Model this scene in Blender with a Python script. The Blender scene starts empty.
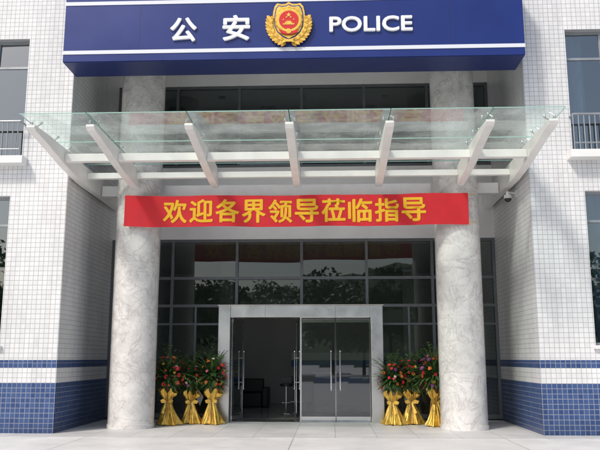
import bpy, bmesh, math, random
from mathutils import Vector, Matrix
from mathutils import noise as nz_
R=math.radians
scene=bpy.context.scene
COL=scene.collection

# ---------------------------------------------------------------- materials
def newmat(name):
    m=bpy.data.materials.new(name); m.use_nodes=True
    nt=m.node_tree; b=nt.nodes.get('Principled BSDF')
    return m,nt,b
def N(nt,t,**kw):
    n=nt.nodes.new(t)
    for k,v in kw.items(): setattr(n,k,v)
    return n
def L(nt,a,b): nt.links.new(a,b)
def simple(name,col,rough=.5,metal=0,noise=0.0,nscale=8,bump=0,spec=.5):
    m,nt,b=newmat(name)
    b.inputs['Roughness'].default_value=rough
    b.inputs['Metallic'].default_value=metal
    b.inputs['Specular IOR Level'].default_value=spec
    c=(*col,1)
    if noise>0:
        g=N(nt,'ShaderNodeNewGeometry'); t=N(nt,'ShaderNodeTexNoise')
        t.inputs['Scale'].default_value=nscale; t.inputs['Detail'].default_value=6
        L(nt,g.outputs['Position'],t.inputs['Vector'])
        r=N(nt,'ShaderNodeMapRange'); r.inputs[1].default_value=.3; r.inputs[2].default_value=.7
        r.inputs[3].default_value=1-noise; r.inputs[4].default_value=1+noise
        L(nt,t.outputs['Fac'],r.inputs[0])
        mx=N(nt,'ShaderNodeVectorMath',operation='SCALE'); mx.inputs[0].default_value=col
        L(nt,r.outputs[0],mx.inputs['Scale']); L(nt,mx.outputs[0],b.inputs['Base Color'])
        r2=N(nt,'ShaderNodeMapRange'); r2.inputs[3].default_value=max(0,rough-.1); r2.inputs[4].default_value=min(1,rough+.15)
        L(nt,t.outputs['Fac'],r2.inputs[0]); L(nt,r2.outputs[0],b.inputs['Roughness'])
        if bump:
            bp=N(nt,'ShaderNodeBump'); bp.inputs['Strength'].default_value=bump; bp.inputs['Distance'].default_value=.02
            L(nt,t.outputs['Fac'],bp.inputs['Height']); L(nt,bp.outputs[0],b.inputs['Normal'])
    else: b.inputs['Base Color'].default_value=c
    return m
def math_n(nt,op,a,b=None,c=None):
    n=N(nt,'ShaderNodeMath',operation=op)
    for i,v in enumerate((a,b,c)):
        if v is None: continue
        if isinstance(v,(int,float)): n.inputs[i].default_value=v
        else: L(nt,v,n.inputs[i])
    return n.outputs[0]

def tile_mat():
    m,nt,b=newmat('mosaic_tile')
    g=N(nt,'ShaderNodeNewGeometry'); s=N(nt,'ShaderNodeSeparateXYZ'); L(nt,g.outputs['Position'],s.inputs[0])
    xy=math_n(nt,'ADD',s.outputs[0],s.outputs[1])
    c=N(nt,'ShaderNodeCombineXYZ'); L(nt,xy,c.inputs[0]); L(nt,s.outputs[2],c.inputs[1])
    def brick(c1,c2,mo):
        t=N(nt,'ShaderNodeTexBrick'); t.offset=0; t.squash=1
        L(nt,c.outputs[0],t.inputs['Vector'])
        t.inputs['Color1'].default_value=(*c1,1); t.inputs['Color2'].default_value=(*c2,1); t.inputs['Mortar'].default_value=(*mo,1)
        t.inputs['Scale'].default_value=1; t.inputs['Mortar Size'].default_value=.006; t.inputs['Mortar Smooth'].default_value=.3
        t.inputs['Brick Width'].default_value=.1; t.inputs['Row Height'].default_value=.1
        return t
    w=brick((.82,.815,.815),(.75,.745,.755),(.44,.44,.455))
    bl=brick((.030,.065,.19),(.055,.105,.26),(.30,.32,.38))
    z=s.outputs[2]
    lo=math_n(nt,'LESS_THAN',z,1.0)
    a=math_n(nt,'GREATER_THAN',z,1.3); bb=math_n(nt,'LESS_THAN',z,1.46); st=math_n(nt,'MULTIPLY',a,bb)
    fac=math_n(nt,'MAXIMUM',lo,st)
    mx=N(nt,'ShaderNodeMix',data_type='RGBA'); L(nt,fac,mx.inputs[0]); L(nt,w.outputs['Color'],mx.inputs[6]); L(nt,bl.outputs['Color'],mx.inputs[7])
    def streak(sc,lo_,hi_,scale):
        no=N(nt,'ShaderNodeTexNoise'); no.inputs['Scale'].default_value=scale; no.inputs['Detail'].default_value=7; no.inputs['Roughness'].default_value=.65
        mp=N(nt,'ShaderNodeMapping'); mp.inputs['Scale'].default_value=sc; L(nt,g.outputs['Position'],mp.inputs[0]); L(nt,mp.outputs[0],no.inputs['Vector'])
        rr=N(nt,'ShaderNodeMapRange'); rr.inputs[1].default_value=.35; rr.inputs[2].default_value=.65; rr.inputs[3].default_value=lo_; rr.inputs[4].default_value=hi_
        L(nt,no.outputs['Fac'],rr.inputs[0]); return rr.outputs[0]
    n1=streak((1.9,1.9,.4),.88,1.04,.7); n2=streak((7,7,.35),.93,1.02,.8)
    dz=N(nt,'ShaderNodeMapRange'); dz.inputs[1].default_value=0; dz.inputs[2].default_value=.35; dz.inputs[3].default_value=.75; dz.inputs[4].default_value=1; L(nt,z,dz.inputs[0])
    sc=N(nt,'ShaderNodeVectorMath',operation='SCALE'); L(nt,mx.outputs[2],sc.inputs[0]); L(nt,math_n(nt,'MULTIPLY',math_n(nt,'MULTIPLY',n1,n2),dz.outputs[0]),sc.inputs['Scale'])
    L(nt,sc.outputs[0],b.inputs['Base Color']); b.inputs['Roughness'].default_value=.33
    bp=N(nt,'ShaderNodeBump'); bp.invert=True; bp.inputs['Strength'].default_value=.5; bp.inputs['Distance'].default_value=.004
    L(nt,w.outputs['Fac'],bp.inputs['Height']); L(nt,bp.outputs[0],b.inputs['Normal'])
    return m
def marble_mat():
    m,nt,b=newmat('marble')
    g=N(nt,'ShaderNodeNewGeometry')
    mp=N(nt,'ShaderNodeMapping'); mp.inputs['Rotation'].default_value=(.5,.4,.2); L(nt,g.outputs['Position'],mp.inputs[0])
    def ridge(scale,dist,w):
        t=N(nt,'ShaderNodeTexNoise'); t.inputs['Scale'].default_value=scale; t.inputs['Detail'].default_value=6; t.inputs['Distortion'].default_value=dist; t.inputs['Roughness'].default_value=.6
        L(nt,mp.outputs[0],t.inputs['Vector'])
        d=math_n(nt,'ABSOLUTE',math_n(nt,'SUBTRACT',t.outputs['Fac'],.5))
        r=N(nt,'ShaderNodeMapRange'); r.inputs[1].default_value=0; r.inputs[2].default_value=w; r.inputs[3].default_value=1; r.inputs[4].default_value=0; L(nt,d,r.inputs[0])
        return r.outputs[0]
    v1=ridge(1.7,1.2,.03); v2=ridge(5.0,1.5,.03)
    t3=N(nt,'ShaderNodeTexNoise'); t3.inputs['Scale'].default_value=3.0; t3.inputs['Detail'].default_value=8; t3.inputs['Roughness'].default_value=.65; L(nt,mp.outputs[0],t3.inputs['Vector'])
    cr=N(nt,'ShaderNodeValToRGB'); cr.color_ramp.elements[0].position=.35; cr.color_ramp.elements[0].color=(.60,.575,.56,1)
    cr.color_ramp.elements[1].position=.6; cr.color_ramp.elements[1].color=(.78,.755,.73,1); L(nt,t3.outputs['Fac'],cr.inputs[0])
    vv=math_n(nt,'MINIMUM',math_n(nt,'ADD',math_n(nt,'MULTIPLY',v1,.45),math_n(nt,'MULTIPLY',v2,.25)),1)
    mx=N(nt,'ShaderNodeMix',data_type='RGBA'); L(nt,vv,mx.inputs[0]); L(nt,cr.outputs[0],mx.inputs[6]); mx.inputs[7].default_value=(.37,.345,.34,1)
    s=N(nt,'ShaderNodeSeparateXYZ'); L(nt,g.outputs['Position'],s.inputs[0])
    fz=math_n(nt,'FRACT',math_n(nt,'DIVIDE',s.outputs[2],1.2)); j=math_n(nt,'LESS_THAN',fz,.006)
    mj=N(nt,'ShaderNodeMix',data_type='RGBA'); L(nt,math_n(nt,'MULTIPLY',j,.45),mj.inputs[0]); L(nt,mx.outputs[2],mj.inputs[6]); mj.inputs[7].default_value=(.25,.25,.25,1)
    L(nt,mj.outputs[2],b.inputs['Base Color']); b.inputs['Roughness'].default_value=.2
    return m
def glass_mat(name,tint,base=.06,edge=.7,dust=0.0,dcol=(.75,.8,.78)):
    m=bpy.data.materials.new(name); m.use_nodes=True; nt=m.node_tree; nt.nodes.clear()
    o=N(nt,'ShaderNodeOutputMaterial'); tr=N(nt,'ShaderNodeBsdfTransparent'); tr.inputs[0].default_value=(*tint,1)
    gl=N(nt,'ShaderNodeBsdfGlossy'); gl.inputs['Roughness'].default_value=.012; gl.inputs[0].default_value=(.93,.97,1,1)
    lw=N(nt,'ShaderNodeLayerWeight'); lw.inputs[0].default_value=.5
    p=math_n(nt,'POWER',lw.outputs['Facing'],4); f=math_n(nt,'MULTIPLY_ADD',p,edge,base)
    mx=N(nt,'ShaderNodeMixShader'); L(nt,f,mx.inputs[0]); L(nt,tr.outputs[0],mx.inputs[1]); L(nt,gl.outputs[0],mx.inputs[2])
    out=mx.outputs[0]
    if dust>0:
        df=N(nt,'ShaderNodeBsdfDiffuse'); df.inputs[0].default_value=(*dcol,1)
        tl=N(nt,'ShaderNodeBsdfTranslucent'); tl.inputs[0].default_value=(*dcol,1)
        ad=N(nt,'ShaderNodeMixShader'); ad.inputs[0].default_value=.6; L(nt,df.outputs[0],ad.inputs[1]); L(nt,tl.outputs[0],ad.inputs[2])
        g=N(nt,'ShaderNodeNewGeometry'); t=N(nt,'ShaderNodeTexNoise'); t.inputs['Scale'].default_value=1.7; t.inputs['Detail'].default_value=8; t.inputs['Roughness'].default_value=.7
        L(nt,g.outputs['Position'],t.inputs['Vector'])
        r=N(nt,'ShaderNodeMapRange'); r.inputs[1].default_value=.35; r.inputs[2].default_value=.7; r.inputs[3].default_value=dust*.5; r.inputs[4].default_value=dust*1.5; L(nt,t.outputs['Fac'],r.inputs[0])
        m2=N(nt,'ShaderNodeMixShader'); L(nt,r.outputs[0],m2.inputs[0]); L(nt,out,m2.inputs[1]); L(nt,ad.outputs[0],m2.inputs[2]); out=m2.outputs[0]
    L(nt,out,o.inputs[0]); return m
def paving_mat(name,w,h,c1,c2,mo,ms=.006):
    m,nt,b=newmat(name)
    g=N(nt,'ShaderNodeNewGeometry')
    t=N(nt,'ShaderNodeTexBrick'); t.offset=.0; L(nt,g.outputs['Position'],t.inputs['Vector'])
    t.inputs['Color1'].default_value=(*c1,1); t.inputs['Color2'].default_value=(*c2,1); t.inputs['Mortar'].default_value=(*mo,1)
    t.inputs['Scale'].default_value=1; t.inputs['Mortar Size'].default_value=ms; t.inputs['Brick Width'].default_value=w; t.inputs['Row Height'].default_value=h
    def nn(scale,a,b_):
        no=N(nt,'ShaderNodeTexNoise'); no.inputs['Scale'].default_value=scale; no.inputs['Detail'].default_value=9; no.inputs['Roughness'].default_value=.7; L(nt,g.outputs['Position'],no.inputs['Vector'])
        rr=N(nt,'ShaderNodeMapRange'); rr.inputs[1].default_value=.3; rr.inputs[2].default_value=.7; rr.inputs[3].default_value=a; rr.inputs[4].default_value=b_; L(nt,no.outputs['Fac'],rr.inputs[0]); return rr.outputs[0]
    k=math_n(nt,'MULTIPLY',nn(1.1,.80,1.10),nn(40,.9,1.08))
    sc=N(nt,'ShaderNodeVectorMath',operation='SCALE'); L(nt,t.outputs['Color'],sc.inputs[0]); L(nt,k,sc.inputs['Scale'])
    L(nt,sc.outputs[0],b.inputs['Base Color']); b.inputs['Roughness'].default_value=.5
    return m

M_tile=tile_mat(); M_marble=marble_mat()
M_white=simple('white_render',(.77,.765,.76),.6,noise=.06,nscale=1.5)
M_steelw=simple('white_painted_steel',(.82,.80,.77),.35,noise=.06,nscale=3)
M_blue=simple('blue_panel',(.008,.024,.165),.28,noise=.10,nscale=.8)
M_blueshade=simple('blue_panel_shaded',(.008,.020,.12),.4,noise=.08,nscale=1)  # sign blue darkened, soffit shade painted into the colour
M_stripe=simple('white_stripe',(.70,.72,.78),.4)
M_frame=simple('window_frame',(.14,.15,.16),.4,metal=.4,noise=.1,nscale=5)
M_framel=simple('window_frame_light',(.33,.35,.37),.4,metal=.4,noise=.1,nscale=5)
M_glass=glass_mat('tinted_glass',(.40,.46,.45),.095,.75)
M_glassb=glass_mat('blue_glass',(.28,.36,.41),.24,.75)
M_door=glass_mat('door_glass',(.68,.73,.72),.12,.75)
M_can=glass_mat('canopy_glass',(.82,.92,.88),.07,.70,dust=.27,dcol=(.74,.82,.78))
M_edge=simple('glass_edge',(.30,.50,.43),.15)
M_steel=simple('stainless',(.66,.655,.64),.27,metal=1,noise=.08,nscale=2)
M_chrome=simple('chrome',(.75,.75,.75),.12,metal=1)
M_red=simple('banner_cloth',(.62,.014,.024),.65,noise=.06,nscale=4)
M_yel=simple('yellow_print',(.86,.48,.015),.6)
M_wht=simple('white_letter',(.80,.80,.82),.4)
M_gold=simple('gold_metal',(.80,.50,.10),.32,metal=.75,noise=.1,nscale=20)
M_goldd=simple('gold_relief',(.55,.30,.05),.38,metal=.7,noise=.1,nscale=20)
M_badge=simple('badge_red',(.6,.02,.02),.35)
M_badgeb=simple('badge_blue',(.02,.04,.22),.35)
M_bandb=simple('band_blue',(.05,.16,.5),.5)
M_satin=simple('gold_satin',(.76,.48,.09),.24,metal=.6,noise=.25,nscale=12)
M_leaf=simple('leaf',(.035,.085,.022),.5,noise=.3,nscale=10)
M_leaf2=simple('leaf_light',(.085,.16,.035),.5,noise=.3,nscale=10)
M_fl=[simple('petal_red',(.60,.02,.03),.6),simple('petal_pink',(.68,.14,.22),.6),simple('petal_orange',(.72,.16,.03),.6),simple('petal_yellow',(.72,.45,.05),.6),simple('petal_pale',(.75,.55,.5),.6),simple('petal_purple',(.25,.05,.22),.6)]
M_wood=simple('stand_bamboo',(.30,.18,.07),.6)
M_dark=simple('dark_interior',(.10,.105,.115),.7,noise=.1,nscale=1)
M_int=simple('interior_wall',(.52,.51,.49),.7,noise=.05,nscale=1)
M_intfl=simple('lobby_floor',(.36,.34,.32),.12,noise=.1,nscale=2)
M_curt=simple('curtain',(.42,.46,.5),.8,noise=.1,nscale=3)
M_black=simple('black_plastic',(.02,.02,.022),.35)
M_plast=simple('white_plastic',(.7,.7,.7),.35)
M_bark=simple('bark',(.10,.075,.05),.9,noise=.3,nscale=6)
M_ground=paving_mat('forecourt_concrete',4,4,(.70,.69,.68),(.66,.65,.64),(.40,.40,.40),.012)
M_road=simple('asphalt',(.055,.055,.057),.85,noise=.2,nscale=3)
M_pave=paving_mat('granite_paving',.8,.8,(.64,.635,.63),(.56,.555,.56),(.32,.32,.32),.006)

# ---------------------------------------------------------------- mesh helpers
def mesh_obj(name,verts,faces,mats,midx=None,parent=None,smooth=False,loc=None):
    me=bpy.data.meshes.new(name); me.from_pydata([tuple(v) for v in verts],[],faces)
    for m in (mats if isinstance(mats,(list,tuple)) else [mats]): me.materials.append(m)
    if midx:
        for p,i in zip(me.polygons,midx): p.material_index=i
    if smooth:
        for p in me.polygons: p.use_smooth=True
    me.update()
    o=bpy.data.objects.new(name,me); COL.objects.link(o)
    if parent: o.parent=parent
    if loc: o.location=loc
    return o
class MB:
    def __init__(s): s.v=[]; s.f=[]; s.m=[]
    def box(s,x0,x1,y0,y1,z0,z1,mi=0):
        i=len(s.v)
        s.v+=[(x0,y0,z0),(x1,y0,z0),(x1,y1,z0),(x0,y1,z0),(x0,y0,z1),(x1,y0,z1),(x1,y1,z1),(x0,y1,z1)]
        for q in ((0,3,2,1),(4,5,6,7),(0,1,5,4),(1,2,6,5),(2,3,7,6),(3,0,4,7)):
            s.f.append(tuple(i+k for k in q)); s.m.append(mi)
    def quad(s,a,b,c,d,mi=0):
        i=len(s.v); s.v+=[a,b,c,d]; s.f.append((i,i+1,i+2,i+3)); s.m.append(mi)
    def poly(s,pts,mi=0):
        i=len(s.v); s.v+=list(pts); s.f.append(tuple(range(i,i+len(pts)))); s.m.append(mi)
    def tube(s,p0,p1,r0,r1,n=10,mi=0):
        p0=Vector(p0);p1=Vector(p1); d=(p1-p0).normalized()
        a=d.orthogonal().normalized(); b=d.cross(a); i=len(s.v)
        for p,r in ((p0,r0),(p1,r1)):
            for k in range(n):
                t=2*math.pi*k/n; s.v.append(tuple(p+a*r*math.cos(t)+b*r*math.sin(t)))
        for k in range(n):
            s.f.append((i+k,i+(k+1)%n,i+n+(k+1)%n,i+n+k)); s.m.append(mi)
        s.f.append(tuple(i+k for k in reversed(range(n)))); s.m.append(mi)
        s.f.append(tuple(i+n+k for k in range(n))); s.m.append(mi)
    def sphere(s,c,r,n=8,m=6,mi=0,sz=1):
        i=len(s.v); c=Vector(c)
        for a in range(m+1):
            ph=math.pi*a/m
            for k in range(n):
                t=2*math.pi*k/n
                s.v.append(tuple(c+Vector((r*math.sin(ph)*math.cos(t),r*math.sin(ph)*math.sin(t),r*sz*math.cos(ph)))))
        for a in range(m):
            for k in range(n):
                s.f.append((i+a*n+k,i+(a+1)*n+k,i+(a+1)*n+(k+1)%n,i+a*n+(k+1)%n)); s.m.append(mi)
    def prism_yz(s,pts,x0,x1,mi=0):
        i=len(s.v); n=len(pts)
        s.v+=[(x0,y,z) for y,z in pts]+[(x1,y,z) for y,z in pts]
        s.f.append(tuple(range(i,i+n))); s.m.append(mi)
        s.f.append(tuple(reversed(range(i+n,i+2*n)))); s.m.append(mi)
        for k in range(n):
            s.f.append((i+k,i+n+k,i+n+(k+1)%n,i+(k+1)%n)); s.m.append(mi)
    def prism_xz(s,pts,y0,y1,mi=0):
        i=len(s.v); n=len(pts)
        s.v+=[(x,y0,z) for x,z in pts]+[(x,y1,z) for x,z in pts]
        s.f.append(tuple(range(i,i+n))); s.m.append(mi)
        s.f.append(tuple(reversed(range(i+n,i+2*n)))); s.m.append(mi)
        for k in range(n):
            s.f.append((i+k,i+n+k,i+n+(k+1)%n,i+(k+1)%n)); s.m.append(mi)
    def obj(s,name,mats,parent=None,smooth=False,loc=None,bevel=0):
        o=mesh_obj(name,s.v,s.f,mats,s.m,parent,smooth,loc)
        bm=bmesh.new(); bm.from_mesh(o.data); bmesh.ops.recalc_face_normals(bm,faces=bm.faces); bm.to_mesh(o.data); bm.free()
        if bevel:
            b=o.modifiers.new('bevel','BEVEL'); b.width=bevel; b.segments=2; b.limit_method='ANGLE'
        return o
def empty(name,loc=(0,0,0)):
    e=bpy.data.objects.new(name,None); COL.objects.link(e); e.location=loc; return e
def wall_grid(mb,x0,x1,z0,z1,y0,y1,holes,mi=0):
    xs=sorted(set([x0,x1]+[h[0] for h in holes]+[h[1] for h in holes]))
    zs=sorted(set([z0,z1]+[h[2] for h in holes]+[h[3] for h in holes]))
    for i in range(len(xs)-1):
        start=None
        for j in range(len(zs)):
            inside=True
            if j<len(zs)-1:
                cx=(xs[i]+xs[i+1])/2; cz=(zs[j]+zs[j+1])/2
                inside=any(h[0]<cx<h[1] and h[2]<cz<h[3] for h in holes)
            if not inside and start is None: start=zs[j]
            if inside and start is not None:
                mb.box(xs[i],xs[i+1],y0,y1,start,zs[j],mi); start=None
rnd=random.Random(7)
def pane(mb,x0,x1,z0,z1,y,mi=0,j=.008):
    a,b,c,d=[rnd.uniform(-j,j) for _ in range(4)]
    mb.quad((x0,y+a,z0),(x1,y+b,z0),(x1,y+c,z1),(x0,y+a+c-b,z1),mi)

# ---------------------------------------------------------------- ground
mesh_obj('ground',[(-900,-900,0),(900,-900,0),(900,900,0),(-900,900,0)],[(0,1,2,3)],M_ground)
mb=MB(); mb.box(-14,14,14.35,18.38,.0,.004); mb.obj('pavement',M_pave)
mesh_obj('road',[(-300,-26,.004),(300,-26,.004),(300,-12,.004),(-300,-12,.004)],[(0,1,2,3)],M_road)

# ---------------------------------------------------------------- building
B=empty('police_station')
WX=4.89; GY=18.4
for sgn in (-1,1):
    o_=.10 if sgn<0 else 0.0
    mb=MB()
    a,b=sorted((sgn*WX,sgn*15)); i0,i1=sorted((sgn*(5.83+o_),sgn*8.2)); j0,j1=sorted((sgn*(6.02+o_),sgn*8.2)); k0,k1=sorted((sgn*10,sgn*12.4))
    holes=[(i0,i1,5.8,8.5),(j0,j1,1.75,4.92),(k0,k1,5.8,8.5),(k0,k1,1.75,4.92),(i0,i1,9.9,12.2),(k0,k1,9.9,12.2)]
    wall_grid(mb,a,b,0,13.2,15.0,15.25,holes)
    a2,b2=sorted((sgn*WX,sgn*(WX+.25))); mb.box(a2,b2,15.25,24,0,13.2)
    a3,b3=sorted((sgn*14.75,sgn*15)); mb.box(a3,b3,15.25,26,0,13.2)
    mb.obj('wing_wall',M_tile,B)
    mb=MB()
    c0,c1=sorted((sgn*(5.70+o_),sgn*15.05)); mb.box(c0,c1,14.72,15.0,5.58,5.74)
    c0,c1=sorted((sgn*4.85,sgn*15.1)); mb.box(c0,c1,14.9,26,13.2,13.35)
    for h in holes[1:4:2]: mb.box(h[0]-.05,h[1]+.05,14.93,15.1,h[2]-.07,h[2]-.002)
    mb.obj('ledge',M_white,B)
    mf=MB(); mg=MB(); md=MB()
    for h in holes:
        x0,x1,z0,z1=h; y=15.14; w=.055
        mf.box(x0,x1,y,y+.06,z0,z0+w); mf.box(x0,x1,y,y+.06,z1-w,z1)
        n=3
        for k in range(n+1):
            cx=x0+(x1-x0)*k/n; cx0=max(x0,cx-w/2) ; cx1=min(x1,cx+w/2)
            mf.box(cx0,cx1,y-.003,y+.063,z0+w,z1-w)
        tz=z1-.62
        mf.box(x0+.03,x1-.03,y+.002,y+.058,tz-.025,tz+.025)
        for k in range(n):
            xa=x0+(x1-x0)*k/n; xb=x0+(x1-x0)*(k+1)/n
            pane(mg,xa+.02,xb-.02,z0+.04,tz-.02,y+.03); pane(mg,xa+.02,xb-.02,tz+.02,z1-.04,y+.03)
        md.box(x0-.3,x1+.3,17.5,17.6,z0-.3,z1+.3)
        x=x0+.02; ys=15.42
        pts=[]; xe=x0+(x1-x0)*(.30 if rnd.random()<.5 else .22)
        while x<xe: pts.append((x,ys+.05*math.sin(x*38))); x+=.03
        for q in range(len(pts)-1): md.quad((pts[q][0],pts[q][1],z0),(pts[q+1][0],pts[q+1][1],z0),(pts[q+1][0],pts[q+1][1],z1),(pts[q][0],pts[q][1],z1),1)
    mf.obj('window_frame',M_framel,B); mg.obj('window_glass',M_glassb,B); md.obj('room_interior',[M_dark,M_curt],B)
    mr=MB()
    for h in (holes[0],holes[2]):
        x0,x1=h[0]-.02,h[1]+.02
        mr.tube((x0,14.8,6.52),(x1,14.8,6.52),.025,.025,8); mr.tube((x0,14.8,5.9),(x1,14.8,5.9),.016,.016,8)
        x=x0
        while x<=x1+.001:
            mr.tube((x,14.8,5.74),(x,14.8,6.51),.012,.012,6); x+=.113
        for xx in (x0,x1): mr.tube((xx,14.8,6.52),(xx,15.0,6.52),.02,.02,6)
    mr.obj('window_guard_rail',M_framel,B)

mb=MB()
wall_grid(mb,-WX,WX,4.5,9.0,GY,GY+.25,[(-WX,WX,6.4,8.65)])
mb.box(-WX,WX,15.02,24,9.0,9.25)
mb.obj('recess_wall',M_white,B)
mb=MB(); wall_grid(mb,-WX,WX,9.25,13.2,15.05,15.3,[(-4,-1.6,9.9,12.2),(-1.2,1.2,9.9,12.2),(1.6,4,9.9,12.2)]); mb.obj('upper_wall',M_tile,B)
mf=MB(); mg=MB(); md=MB()
for x0,x1 in ((-4,-1.6),(-1.2,1.2),(1.6,4)):
    for k in range(4):
        cx=x0+(x1-x0)*k/3; mf.box(cx-.03,cx+.03,15.15,15.21,9.9,12.2)
    mf.box(x0,x1,15.152,15.208,9.9,9.96); mf.box(x0,x1,15.152,15.208,12.14,12.2); pane(mg,x0,x1,9.95,12.15,15.18)
    md.box(x0-.3,x1+.3,17.5,17.6,9.6,12.5)
mf.obj('window_frame',M_framel,B); mg.obj('window_glass',M_glassb,B); md.obj('room_interior',M_dark,B)
mb=MB(); mb.box(-15,15,15.3,26,13.0,13.15); mb.box(-15,15,25.8,26,0,13.0); mb.obj('roof_and_rear_wall',M_white,B)
mb=MB()
for x in (-2.4,0,2.4): mb.tube((x,16.6,8.97),(x,16.6,8.999),.11,.11,20)
mb.obj('downlight',M_framel,B)

# lobby interior
mb=MB(); mb.box(-WX,WX,GY+.02,25.5,.0,.01,1); mb.box(-WX,WX,25.3,25.5,.01,4.4); mb.box(-WX,WX,GY+.25,25.5,4.4,4.5)
mb.box(-2.6,-2.2,22,22.4,.01,4.4); mb.box(2.9,3.3,22,22.4,.01,4.4)
mb.box(-WX,WX,GY+.26,23.9,6.2,6.38,2); mb.box(-WX,WX,23.5,23.7,6.4,9.0,2)
for x in (-3.9,-1.1,1.9,4.1): mb.box(x-.2,x+.2,21,21.4,6.4,9.0,2)
mb.box(-3.9,-2.9,25.27,25.298,.01,2.15,2)
mb.obj('lobby_interior',[M_int,M_intfl,M_dark],B)

# glazing of recess
mf=MB(); mg=MB()
w=.07; y=GY+.05; ZP=2.80
def vert(x,z0,z1,ww=w): mf.box(x-ww/2,x+ww/2,y-.04,y+.08,z0,z1)
def hor(x0,x1,z,ww=w): mf.box(x0,x1,y-.035,y+.075,z-ww/2,z+ww/2)
cols=[-4.85,-3.3,-1.65,0,1.65,3.3,4.85]
for x in cols: vert(x,6.4,8.65)
for z in (6.44,7.95,8.61): hor(-WX,WX,z)
for i in range(6):
    for a,b in ((6.46,7.93),(7.97,8.6)): pane(mg,cols[i]+.02,cols[i+1]-.02,a,b,y+.02)
for x in (-4.85,-3.3,3.3,4.85): vert(x,.06,4.5)
for x in (-1.65,0,1.65): vert(x,ZP+.02,4.5)
for x in (-2.0,2.0): vert(x,.06,ZP)
for x in (-2.68,2.68): vert(x,.06,ZP-.02,.05)
for z in (4.46,3.5): hor(-WX,WX,z)
hor(-WX,WX,ZP)
for s in (-1,1):
    a,b=sorted((s*WX,s*2.0)); hor(a,b,2.34,.05); hor(a,b,.10,.1)
for i in range(6):
    for a,b in ((3.52,4.44),(ZP+.02,3.48)): pane(mg,cols[i]+.02,cols[i+1]-.02,a,b,y+.02)
for s in (-1,1):
    for a,b in ((4.83,3.32),(3.28,2.7),(2.66,2.02)):
        x0,x1=sorted((s*a,s*b)); pane(mg,x0,x1,.14,2.32,y+.02); pane(mg,x0,x1,2.36,ZP-.02,y+.02)
mf.obj('curtain_wall_frame',M_frame,B); mg.obj('curtain_wall_glass',M_glass,B)

# columns
for s in (-1,1):
    n=96; V=[];F=[]
    zs=[0.004,.10,.101,9.0]; rs=[.515,.515,.50,.50]; cxx=-3.66 if s<0 else 3.58
    for z,r in zip(zs,rs):
        for k in range(n):
            t=2*math.pi*k/n; V.append((cxx+r*math.cos(t),16.3+r*math.sin(t),z))
    for j in range(3):
        for k in range(n): F.append((j*n+k,j*n+(k+1)%n,(j+1)*n+(k+1)%n,(j+1)*n+k))
    o=mesh_obj('marble_column',V,F,M_marble,parent=B,smooth=True)
    for p in o.data.polygons:
        if abs(p.normal.z)>.5: p.use_smooth=False
    m=o.modifiers.new('es','EDGE_SPLIT'); m.split_angle=R(40)

# ---------------------------------------------------------------- entrance portal
E=empty('glass_entrance_door')
mb=MB()
PF=17.55; PT=2.74; PI=2.46
mb.box(-1.97,-1.68,PF,GY+.0,0,PT); mb.box(1.68,1.97,PF,GY+.0,0,PT)
mb.box(-1.68,1.68,PF,GY+.0,PI,PT)
mb.box(-2.0,2.0,PF-.012,PF+.03,PT+.002,PT+.025)
mb.obj('portal_frame',M_steel,E,bevel=.012)
mb=MB()
for x in (-.84,.84): mb.box(x-.003,x+.003,PF-.0015,PF+.002,PI+.01,PT-.01)
for x in (-1.825,1.825): mb.box(x-.14,x+.14,PF-.0015,PF+.002,1.36,1.365)
mb.obj('panel_seam',M_frame,E)
mb=MB(); mb.box(-1.68,1.68,PF+.1,GY+.0,.004,.022); mb.obj('threshold',M_steel,E)
def leaf(hx,width,ang,hand):
    e=bpy.data.objects.new('door_leaf',None); COL.objects.link(e); e.parent=E; e.location=(hx,17.95,0); e.rotation_euler=(0,0,ang)
    T=PI-.02
    g=MB(); x0,x1=sorted((hand*.012,hand*(width-.008)))
    g.quad((x0,0,.12),(x1,0,.12),(x1,0.004,T-.08),(x0,0,T-.08)); g.obj('leaf_glass',M_door,e)
    r=MB(); r.box(x0,x1,-.022,.022,.03,.125); r.box(x0,x1,-.022,.022,T-.085,T)
    r.box(x0,x0+.006,-.007,.007,.125,T-.085); r.box(x1-.006,x1,-.007,.007,.125,T-.085)
    hx2=hand*(width-.11)
    for yy in (-.06,.06):
        r.tube((hx2,yy,.75),(hx2,yy,1.65),.016,.016,10)
        r.sphere((hx2,yy,1.66),.026,10,6); r.sphere((hx2,yy,.74),.026,10,6)
        for z in (.9,1.5): r.tube((hx2,0,z),(hx2,yy,z),.011,.011,8)
    r.obj('leaf_rails_and_handle',M_chrome,e)
W=.84
leaf(-1.68,W,R(78),1); leaf(0,W,R(-80),-1)
leaf(0.0,W,R(0),1); leaf(1.68,W,R(0),-1)
mb=MB(); mb.box(-.02,.02,17.93,17.97,.02,PI); mb.obj('door_post',M_steel,E)

# ---------------------------------------------------------------- canopy
C=empty('glass_canopy')
ribx=[-4.74,-3.64,-1.83,0,1.81,3.60,4.72]
mb=MB()
def prof(yb):
    top=[(12.60,5.70),(13.3,5.72),(14.2,5.71),(15.2,5.68),(yb,5.64)]
    bot=[(yb,5.24),(15.4,5.26),(14.8,5.31),(14.2,5.38),(13.7,5.46),(13.1,5.55),(12.67,5.60),(12.58,5.65)]
    return top+bot
for x in ribx:
    hw=.078
    mb.prism_yz(prof(18.38 if abs(x)>4 else 15.82),x-hw,x+hw)
mb.obj('rib',M_steelw,C,bevel=.01)
mb=MB()
for i in range(6):
    a,b=ribx[i]+.08,ribx[i+1]-.08
    mb.box(a,b,14.14,14.28,5.43,5.59)
    mb.box(a,b,15.55,15.67,5.42,5.55)
mb.box(-4.65,-4.15,16.6,16.8,5.25,5.5); mb.box(4.07,4.63,16.6,16.8,5.25,5.5); mb.box(-3.16,3.08,16.6,16.8,5.25,5.5)
mb.obj('cross_beam',M_steelw,C,bevel=.008)
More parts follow.
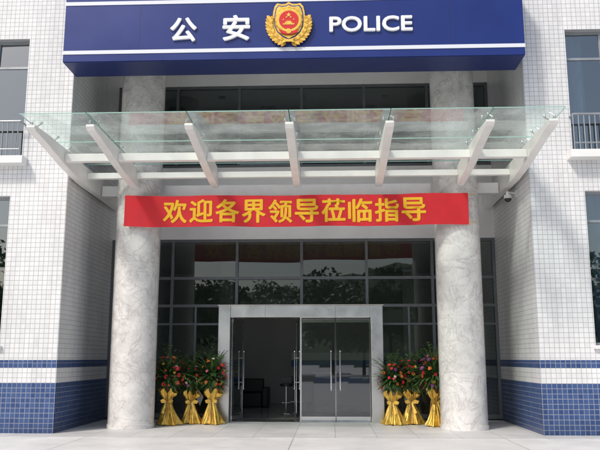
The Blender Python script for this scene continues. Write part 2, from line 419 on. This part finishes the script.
def gz(y): return 5.83-(y-12.35)*.012
mg=MB(); me_=MB()
gx=[-4.87,-3.64,-1.83,0,1.81,3.60,4.87]
gy=[12.35,14.05,15.74]
for i in range(6):
    for j in range(2):
        x0,x1=gx[i]+.01,gx[i+1]-.01; y0,y1=gy[j]+.008,gy[j+1]-.008
        dz=rnd.uniform(-.006,.006)
        mg.quad((x0,y0,gz(y0)+dz),(x1,y0,gz(y0)-dz),(x1,y1,gz(y1)),(x0,y1,gz(y1)))
        z=gz(y0); me_.box(x0,x1,y0-.004,y0,z-.008,z+.008)
        if j==1: z=gz(y1); me_.box(x0,x1,y1,y1+.004,z-.008,z+.008)
        for xx in (x0-.003,x1):
            me_.prism_yz([(y0,gz(y0)-.008),(y0,gz(y0)+.008),(y1,gz(y1)+.008),(y1,gz(y1)-.008)],xx,xx+.003)
mg.obj('canopy_pane',M_can,C); me_.obj('canopy_pane_edge',M_edge,C)
ms=MB()
for x in ribx:
    for yy in (12.85,13.7,14.4,15.4):
        z=gz(yy)
        for dx in (-.09,.09):
            xx=x+dx
            if abs(xx)>4.84: xx=x-dx*.6
            ms.tube((x,yy,z-.08),(xx,yy,z-.025),.012,.010,6); ms.tube((xx,yy,z-.025),(xx,yy,z-.007),.025,.025,10)
            ms.tube((xx,yy,z+.007),(xx,yy,z+.02),.025,.02,10)
        ms.tube((x,yy,5.66),(x,yy,z-.07),.018,.018,8)
ms.obj('spider_fitting',M_steel,C)

# ---------------------------------------------------------------- text helper
def glyph(txt,cx,cz,w,h,yf,depth,mat,parent,name,bold=.016,warp=None):
    cu=bpy.data.curves.new(name,'FONT'); cu.body=txt; cu.size=1; cu.extrude=0.02; cu.resolution_u=4
    o=bpy.data.objects.new(name,cu); COL.objects.link(o)
    bpy.context.view_layer.update()
    dg=bpy.context.evaluated_depsgraph_get(); me=bpy.data.meshes.new_from_object(o.evaluated_get(dg))
    bpy.data.objects.remove(o)
    xs=[v.co.x for v in me.vertices]; ys=[v.co.y for v in me.vertices]
    if not xs: print('EMPTY GLYPH',txt); return
    X0,X1,Y0,Y1=min(xs),max(xs),min(ys),max(ys)
    sx=(w-2*bold)/(X1-X0); sy=(h-2*bold)/(Y1-Y0)
    base=[((v.co.x-(X0+X1)/2)*sx+cx,(v.co.y-(Y0+Y1)/2)*sy+cz,v.co.z<0) for v in me.vertices]
    fc=[tuple(p.vertices) for p in me.polygons]
    V=[];F=[]
    sh=[(0,0)]+[(bold*math.cos(k*math.pi/4),bold*.9*math.sin(k*math.pi/4)) for k in range(8)] if bold else [(0,0)]
    for q,(dx,dz) in enumerate(sh):
        i0=len(V)
        for x,z,back in base:
            x+=dx; z+=dz; y=yf+(depth-.0003*q if back else .0004*q)
            if warp: y+=warp(x,z)
            V.append((x,y,z))
        F+=[tuple(i0+k for k in f) for f in fc]
    return mesh_obj(name,V,F,mat,parent=parent)

# ---------------------------------------------------------------- sign
S=empty('police_sign')
SX0=-4.85; SX1=4.74; SY=14.2
mb=MB()
mb.box(SX0,SX1,SY,15.0,7.6,9.55,0)
mb.box(SX0+.01,SX1-.01,SY+.01,14.99,7.585,7.598,1)
mb.obj('sign_board',[M_blue,M_blueshade],S,bevel=.01)
mb=MB(); mb.box(SX0-.004,SX1+.004,SY-.012,SY-.001,7.76,7.84); mb.box(SX0-.004,SX1+.004,SY-.012,SY-.001,8.86,8.94); mb.obj('sign_stripe',M_stripe,S)
mb=MB()
for x in (-3.24,-1.62,.85,3.24):
    mb.box(x-.003,x+.003,SY-.0015,SY+.004,7.6,7.757); mb.box(x-.003,x+.003,SY-.0015,SY+.004,7.843,8.857)
mb.obj('panel_joint',M_black,S)
glyph('公',-2.31,8.26,.56,.54,SY-.05,.05,M_wht,S,'letter',.016)
glyph('安',-1.20,8.28,.58,.57,SY-.05,.05,M_wht,S,'letter',.016)
glyph('POLICE',1.60,8.32,1.72,.34,SY-.05,.05,M_wht,S,'letters',.012)
# police badge: round national emblem on a shield, framed by pine branches
Em=bpy.data.objects.new('police_badge',None); COL.objects.link(Em); Em.parent=S; Em.location=(-.10,0,8.36)
def shield(sc):
    P=[(0,.47),(.07,.43),(.16,.425),(.24,.445),(.30,.37),(.33,.24),(.34,.08),(.33,-.08),(.27,-.22),(.15,-.34),(0,-.42)]
    P=[(x*sc,(z)*sc) for x,z in P]
    return P+[(-x,z) for x,z in reversed(P[1:-1])]
def disc(r,cz,n=48,wob=0,nw=0): return [((r+wob*math.cos(nw*2*math.pi*k/n))*math.cos(2*math.pi*k/n),cz+(r+wob*math.cos(nw*2*math.pi*k/n))*math.sin(2*math.pi*k/n)) for k in range(n)]
mb=MB()
mb.prism_xz(shield(1.0),SY-.05,SY-.013,0)
mb.prism_xz(shield(.90),SY-.058,SY-.0505,1)
mb.prism_xz(shield(.84),SY-.066,SY-.0585,0)
mb.prism_xz(disc(.285,.05,96,.010,16),SY-.082,SY-.0665,3)
mb.prism_xz(disc(.262,.05),SY-.090,SY-.0825,0)
mb.prism_xz(disc(.205,.05),SY-.096,SY-.0905,2)
def star(cx,cz,r,a0=math.pi/2): return [(cx+(r if k%2==0 else r*.4)*math.cos(a0+k*math.pi/5),cz+(r if k%2==0 else r*.4)*math.sin(a0+k*math.pi/5)) for k in range(10)]
mb.prism_xz(star(0,.155,.060),SY-.104,SY-.0965,0)
for a in (-60,-22,22,60):
    mb.prism_xz(star(.125*math.sin(R(a)),.02+.125*math.cos(R(a))-.03,.024),SY-.104,SY-.0965,0)
mb.prism_xz([(-.12,-.06),(.12,-.06),(.12,-.03),(.07,-.03),(.08,0),(.045,0),(.05,.025),(-.05,.025),(-.045,0),(-.08,0),(-.07,-.03),(-.12,-.03)],SY-.102,SY-.0965,0)
mb.prism_xz(disc(.055,-.205,24,.006,10),SY-.108,SY-.0965,0)
mb.prism_xz([(-.20,-.16),(-.10,-.20),(.10,-.20),(.20,-.16),(.17,-.235),(.07,-.27),(-.07,-.27),(-.17,-.235)],SY-.1005,SY-.0905,2)
for s in (-1,1):
    for k in range(12):
        t=k/11
        an=R(-82+96*t); rad=.395-.01*math.sin(t*3)
        bx=rad*math.cos(an); bz=-.03+rad*math.sin(an)
        for inner in (0,1):
            aa=an+R(38 if inner==0 else 118); Ln=(.15 if inner==0 else .12)*(1-.2*t); wd=.036
            dx,dz=math.cos(aa),math.sin(aa); px,pz=-dz,dx
            pts=[(0,0),(.3,1),(.7,.9),(1,0),(.7,-.9),(.3,-1)]
            yy=SY-.055-.010*inner-.0016*k
            mb.prism_xz([(s*(bx+dx*Ln*u+px*wd*v),bz+dz*Ln*u+pz*wd*v) for u,v in pts],yy-.02,yy,0 if (k+inner)%2 else 3)
mb.prism_xz([(-.14,-.47),(-.05,-.44),(.05,-.44),(.14,-.47),(.09,-.41),(.12,-.36),(0,-.39),(-.12,-.36),(-.09,-.41)],SY-.115,SY-.09,0)
mb.obj('badge_body',[M_gold,M_badgeb,M_badge,M_goldd],Em,bevel=.003)

# ---------------------------------------------------------------- banner
Bn=empty('welcome_banner')
BY=15.70; BX=-.04
def warp(x,z): return .018*math.sin(x*2.1+.6)+.012*math.sin(x*5.3+z*3)+.007*math.sin(x*11+2+z*5)
def sag(x): return -.025*(1-(x/3.8)**2)+.010*math.sin(x*2.6)
nx,nz=150,8; V=[];F=[]
for j in range(nz+1):
    for i in range(nx+1):
        x=BX-3.79+7.58*i/nx; z=4.36+.70*j/nz+sag(x)
        V.append((x,BY+warp(x,z),z))
for j in range(nz):
    for i in range(nx):
        a=j*(nx+1)+i; F.append((a,a+1,a+nx+2,a+nx+1))
mesh_obj('banner_cloth',V,F,M_red,parent=Bn,smooth=True)
txt='欢迎各界领导莅临指导'
for i,ch in enumerate(txt):
    x=-2.70+.584*i
    glyph(ch,x,4.71+sag(x),.53,.53,BY-.014,.028,M_yel,Bn,'character',.013,warp=warp)
mb=MB()
for s in (-1,1):
    for z in (4.4,5.03): mb.tube((BX+s*3.78,BY,z),(s*3.95,15.95,z+.05),.006,.006,5)
mb.obj('tie_rope',M_yel,Bn)

# ---------------------------------------------------------------- flower stands
def flower_stand(loc,seed):
    r=random.Random(seed); mb=MB()
    for k in range(3):
        t=2*math.pi*k/3+.4
        mb.tube((.15*math.cos(t),.15*math.sin(t),0.0),(.03*math.cos(t),.03*math.sin(t),1.0),.012,.012,6,0)
    n=84; prof=[(0.012,.215),(.04,.21),(.12,.178),(.24,.138),(.36,.100),(.45,.070),(.49,.060),(.53,.070),(.60,.110),(.67,.145),(.73,.165)]
    ph=r.uniform(0,6); i0=len(mb.v); nf=r.choice((5,6,7)); lean=r.uniform(-.10,.10); w1=r.uniform(.12,.3)
    for z,rad in prof:
        for k in range(n):
            t=2*math.pi*k/n
            fold=.17*math.sin(nf*t+ph+z*2.5+.8*math.sin(t*2+ph))+.10*math.sin((nf*2+1)*t+ph*2-z*3)+.06*math.sin(3*t+z*11+ph)
            if z<.1: fold*=1.3
            rr=rad*(1+fold)*(1+w1*math.cos(2*t+ph))
            zz=z+(.06*math.sin(nf*t+ph) if z>.66 else 0)+(.014*max(0,math.sin(3*t+ph)) if z<.1 else 0)
            mb.v.append((rr*math.cos(t)+lean*(.5-z)*.5,rr*math.sin(t),zz))
    for j in range(len(prof)-1):
        for k in range(n):
            mb.f.append((i0+j*n+k,i0+j*n+(k+1)%n,i0+(j+1)*n+(k+1)%n,i0+(j+1)*n+k)); mb.m.append(1)
    for s in (-1,1):
        u=r.uniform(.8,1.3)
        mb.poly([(0,-.075,.50),(s*.07*u,-.11,.56),(s*.14*u,-.11,.53),(s*.12*u,-.10,.47),(s*.05,-.10,.47)],1)
        mb.poly([(0,-.075,.49),(s*.03,-.10,.49),(s*.10*u,-.15,.27),(s*.05*u,-.16,.24)],1)
    c=Vector((0,0,1.06))
    def blade(p,d,ln,wd,mi,bend):
        d=d.normalized(); side=d.cross(Vector((0,0,1)))
        if side.length<.1: side=Vector((1,0,0))
        side=(side.normalized()+Vector((r.uniform(-.5,.5),r.uniform(-.5,.5),r.uniform(-.5,.5)))).normalized()
        segs=4; i=len(mb.v); pos=Vector(p); dd=d.copy()
        ws=[.35,1,.9,.55,.05]
        for q in range(segs+1):
            mb.v.append(tuple(pos+side*wd*ws[q]*.5)); mb.v.append(tuple(pos-side*wd*ws[q]*.5))
            dd=(dd+Vector((0,0,-bend))).normalized(); pos=pos+dd*ln/segs
        for q in range(segs):
            mb.f.append((i+2*q,i+2*q+1,i+2*q+3,i+2*q+2)); mb.m.append(mi)
    for k in range(280):
        t=r.uniform(0,2*math.pi); el=r.uniform(-.8,1.35)
        d=Vector((math.cos(t)*math.cos(el),math.sin(t)*math.cos(el)*.8,math.sin(el)))
        blade(c+d*r.uniform(.04,.20)-Vector((0,0,.04)),d,r.uniform(.17,.32),r.uniform(.03,.07),r.choice((2,2,3)),r.uniform(.02,.25))
    for k in range(26):
        t=2*math.pi*(k+r.random()*.7)/26; el=r.uniform(-.1,1.4) if k%2 else r.uniform(.8,1.45)
        d=Vector((math.cos(t)*math.cos(el),math.sin(t)*math.cos(el)*.8,math.sin(el))).normalized()
        pos=c+d*.1; ln=r.uniform(.40,.62); st=9; dd=d.copy()
        for q in range(st):
            nxt=pos+dd*ln/st
            mb.tube(pos,nxt,.004,.003,3,2)
            if q>1:
                sd=dd.cross(Vector((0,0,1))); sd=sd.normalized() if sd.length>.05 else Vector((1,0,0))
                for s in (-1,1):
                    blade(nxt,dd*.8+sd*s*.8,r.uniform(.09,.15)*(1.2-q/st*.6),.020,r.choice((2,3)),.06)
            pos=nxt; dd=(dd+Vector((0,0,-.09))).normalized()
    def flower(p,d,rad,mi):
        d=d.normalized(); a=d.orthogonal().normalized(); b=d.cross(a)
        npz=9
        for ring,(rs,off) in enumerate(((1,.12),(.68,.35))):
            for q in range(npz):
                t=2*math.pi*(q+.5*ring)/npz; u=a*math.cos(t)+b*math.sin(t); v=(-a*math.sin(t)+b*math.cos(t))
                R_=rad*rs*r.uniform(.88,1.08); base=p+d*rad*.05
                mb.poly([tuple(base+u*R_*.15),tuple(base+u*R_*.6+v*R_*.27+d*rad*off*.6),tuple(base+u*R_+d*rad*off*.7+v*R_*.1),tuple(base+u*R_-v*R_*.1+d*rad*off*.7),tuple(base+u*R_*.6-v*R_*.27+d*rad*off*.6)],mi)
        mb.sphere(p+d*rad*.15,rad*.24,6,4,mi if r.random()<.6 else 7)
    placed=[]
    tries=0
    while len(placed)<48 and tries<1200:
        tries+=1
        t=r.uniform(0,2*math.pi); el=r.uniform(-.7,1.3)
        d=Vector((math.cos(t)*math.cos(el),math.sin(t)*math.cos(el),math.sin(el)))
        p=c+Vector((d.x*.31,d.y*.25,d.z*.37))*r.uniform(.75,1.18)
        if any((p-q).length<.07 for q in placed): continue
        placed.append(p)
        flower(p,d+Vector((r.uniform(-.4,.4),-.25,r.uniform(-.2,.4))),r.uniform(.030,.054),4+r.choice((0,0,0,0,0,0,1,2,2,3,4,5)))
    ob=mb.obj('flower_stand',[M_wood,M_satin,M_leaf,M_leaf2]+M_fl,None,loc=loc)
    for p in ob.data.polygons:
        if p.material_index in (1,): p.use_smooth=True
    ob.rotation_euler=(0,0,r.uniform(-.4,.4))
    return ob
for k,(x,y) in enumerate([(-3.00,16.95),(-2.54,17.32),(-2.03,17.20),(2.13,17.20),(2.57,17.35),(3.06,16.92)]):
    o=flower_stand((x,y,.004),100+k*7)
    s=[1.05,.97,1.02,.97,1.0,1.07][k]; o.scale=(s,s,s)

# ---------------------------------------------------------------- security camera
mb=MB(); cx=4.70
mb.box(4.86,4.888,16.02,16.14,5.14,5.30,0); mb.tube((4.87,16.08,5.24),(cx,16.08,5.27),.02,.02,8,0); mb.tube((cx,16.08,5.28),(cx,16.08,5.20),.035,.05,12,0)
mb.tube((cx,16.08,5.20),(cx,16.08,5.12),.085,.09,20,0); mb.sphere((cx,16.08,5.12),.08,16,10,1)
mb.obj('security_camera',[M_plast,M_black],smooth=False,loc=(0,0,-.12))

# ---------------------------------------------------------------- lobby furniture
mb=MB()
mb.box(.2,3.6,23.6,24.3,.01,1.0,0); mb.box(.1,3.7,23.5,24.35,1.0,1.06,1); mb.box(.2,3.6,23.585,23.598,.72,.9,2)
mb.obj('reception_desk',[M_int,M_intfl,M_bandb],bevel=.01)
mb=MB(); mb.box(-.6,4.2,25.22,25.29,1.22,1.42,0); mb.box(-.6,4.2,25.22,25.29,1.43,1.68,1); mb.obj('wall_band',[M_bandb,M_wht])  # plain blue and white bands across the lobby rear wall
for (x,y) in ((-.50,20.4),(-.28,20.9)):
    mb=MB(); mb.tube((0,0,.01),(0,0,.03),.2,.2,24,0); mb.tube((0,0,.03),(0,0,.74),.022,.022,10,0); mb.tube((0,0,.74),(0,0,.80),.17,.18,20,1)
    mb.tube((-.12,0,.3),(.12,0,.3),.01,.01,6,0); mb.box(-.15,.15,.13,.16,.80,.98,1)
    mb.obj('bar_stool',[M_chrome,M_black],loc=(x,y,0),bevel=.004)
mb=MB()
mb.box(-1.3,-.2,0,.9,0,.42); mb.box(-1.3,-.2,.7,.9,.42,.85); mb.box(-1.5,-1.3,0,.9,0,.6); mb.box(-.2,0,0,.9,0,.6)
mb.obj('sofa',M_black,loc=(-1.2,22.9,.01),bevel=.04)

# ---------------------------------------------------------------- surroundings behind the viewpoint (seen in reflections)
def tree_mesh(h,seed):
    r=random.Random(seed); mb=MB()
    mb.tube((0,0,0),(0.1,0,h*.45),.22,.13,9,0)
    tips=[]
    for k in range(7):
        t=2*math.pi*k/7+r.random(); p0=Vector((.1,0,h*r.uniform(.3,.45))); p1=p0+Vector((math.cos(t)*h*.22,math.sin(t)*h*.22,h*r.uniform(.15,.42)))
        mb.tube(p0,p1,.08,.03,5,0); tips.append(p1)
    for k in range(18): tips.append(Vector((r.gauss(0,h*.19),r.gauss(0,h*.19),h*r.uniform(.35,.92))))
    for c in tips:
        rad=h*r.uniform(.09,.17)
        for q in range(95):
            d=Vector((r.gauss(0,1),r.gauss(0,1),r.gauss(0,.8))).normalized()*rad*r.uniform(.4,1.1); p=c+d
            a=Vector((r.gauss(0,1),r.gauss(0,1),r.gauss(0,1))).normalized(); b=a.orthogonal().normalized(); s=r.uniform(.18,.36)
            mb.quad(tuple(p-a*s),tuple(p+b*s*.6),tuple(p+a*s),tuple(p-b*s*.6),r.choice((1,1,2)))
    return mb.obj('street_tree',[M_bark,M_leaf,M_leaf2])
protos=[tree_mesh(h,500+i) for i,h in enumerate((10.0,8.6,11.2))]
for k,x in enumerate((-44,-38,-33,-28,-23,-18,-13.5,-9,-4.5,0.5,5,9.5,14,19,24,29,35,41)):
    p=protos[k%3]
    if k<3: o=p
    else: o=bpy.data.objects.new('street_tree',p.data); COL.objects.link(o)
    o.location=(x+((k*37)%5-2)*.5,-34-((k*13)%8),0); o.rotation_euler=(0,0,k*1.3); s=.85+((k*7)%5)*.07; o.scale=(s,s,s)
V=[];F=[]; nx,ny=80,14
for j in range(ny+1):
    for i in range(nx+1):
        x=-260+520*i/nx; y=-120-130*j/ny
        h=(math.sin(min(1,j/ny*1.2)*math.pi/2))*(24+12*nz_.noise(Vector((x*.012,1.3,0)))+6*nz_.noise(Vector((x*.05,y*.05,0))))+2.2*nz_.noise(Vector((x*.3,y*.3,4)))*min(1,j/2)
        V.append((x,y,max(-.5,h if j else -.5)))
for j in range(ny):
    for i in range(nx): a=j*(nx+1)+i; F.append((a,a+1,a+nx+2,a+nx+1))
mesh_obj('hill',V,F,simple('hill_vegetation',(.05,.085,.035),.9,noise=.5,nscale=.3))
mb=MB(); mb.box(-60,-3,-27.2,-27,0,1.4); mb.box(4,60,-27.2,-27,0,1.4)
mb.obj('perimeter_wall',simple('wall_render',(.35,.34,.32),.8,noise=.15,nscale=1))
mb=MB(); mb.tube((0,0,0),(0,0,8),.10,.06,10,0); mb.tube((0,0,7.9),(-1.6,0,8.5),.045,.035,8,0); mb.tube((0,0,7.9),(1.6,0,8.5),.045,.035,8,0)
mb.box(-2.2,-1.5,-.14,.14,8.44,8.56,0); mb.box(1.5,2.2,-.14,.14,8.44,8.56,0); mb.tube((0,0,0),(0,0,.5),.16,.14,12,0)
mb.obj('street_lamp',M_framel,loc=(9.5,-24,0))

# ---------------------------------------------------------------- light
w=bpy.data.worlds.new('World'); scene.world=w; w.use_nodes=True
nt=w.node_tree; bg=nt.nodes['Background']; sky=nt.nodes.new('ShaderNodeTexSky'); sky.sky_type='NISHITA'
sky.sun_disc=False; el=R(48)
sky.sun_elevation=el; sky.air_density=1.2; sky.dust_density=3; sky.ozone_density=1.0
bg.inputs[1].default_value=.148
nt.links.new(sky.outputs[0],bg.inputs[0])
AZ=R(38)
sd=Vector((-math.sin(AZ)*math.cos(el),-math.cos(AZ)*math.cos(el),math.sin(el)))
sky.sun_rotation=math.atan2(sd.x,sd.y)
sl=bpy.data.lights.new('sun','SUN'); sl.energy=2.6; sl.angle=R(8); sl.color=(1,.95,.87)
so=bpy.data.objects.new('sun',sl); COL.objects.link(so); so.rotation_euler=sd.to_track_quat('Z','Y').to_euler()

# ---------------------------------------------------------------- camera
cd=bpy.data.cameras.new('camera'); cam=bpy.data.objects.new('camera',cd); COL.objects.link(cam)
cd.sensor_width=36; cd.lens=729/600*36; cd.clip_end=3000
cam.location=(.70,0,1.5); cam.rotation_euler=(R(90+10.34),0,R(2.3))
scene.camera=cam
scene.view_settings.view_transform='Standard'; scene.view_settings.look='None'; scene.view_settings.exposure=0
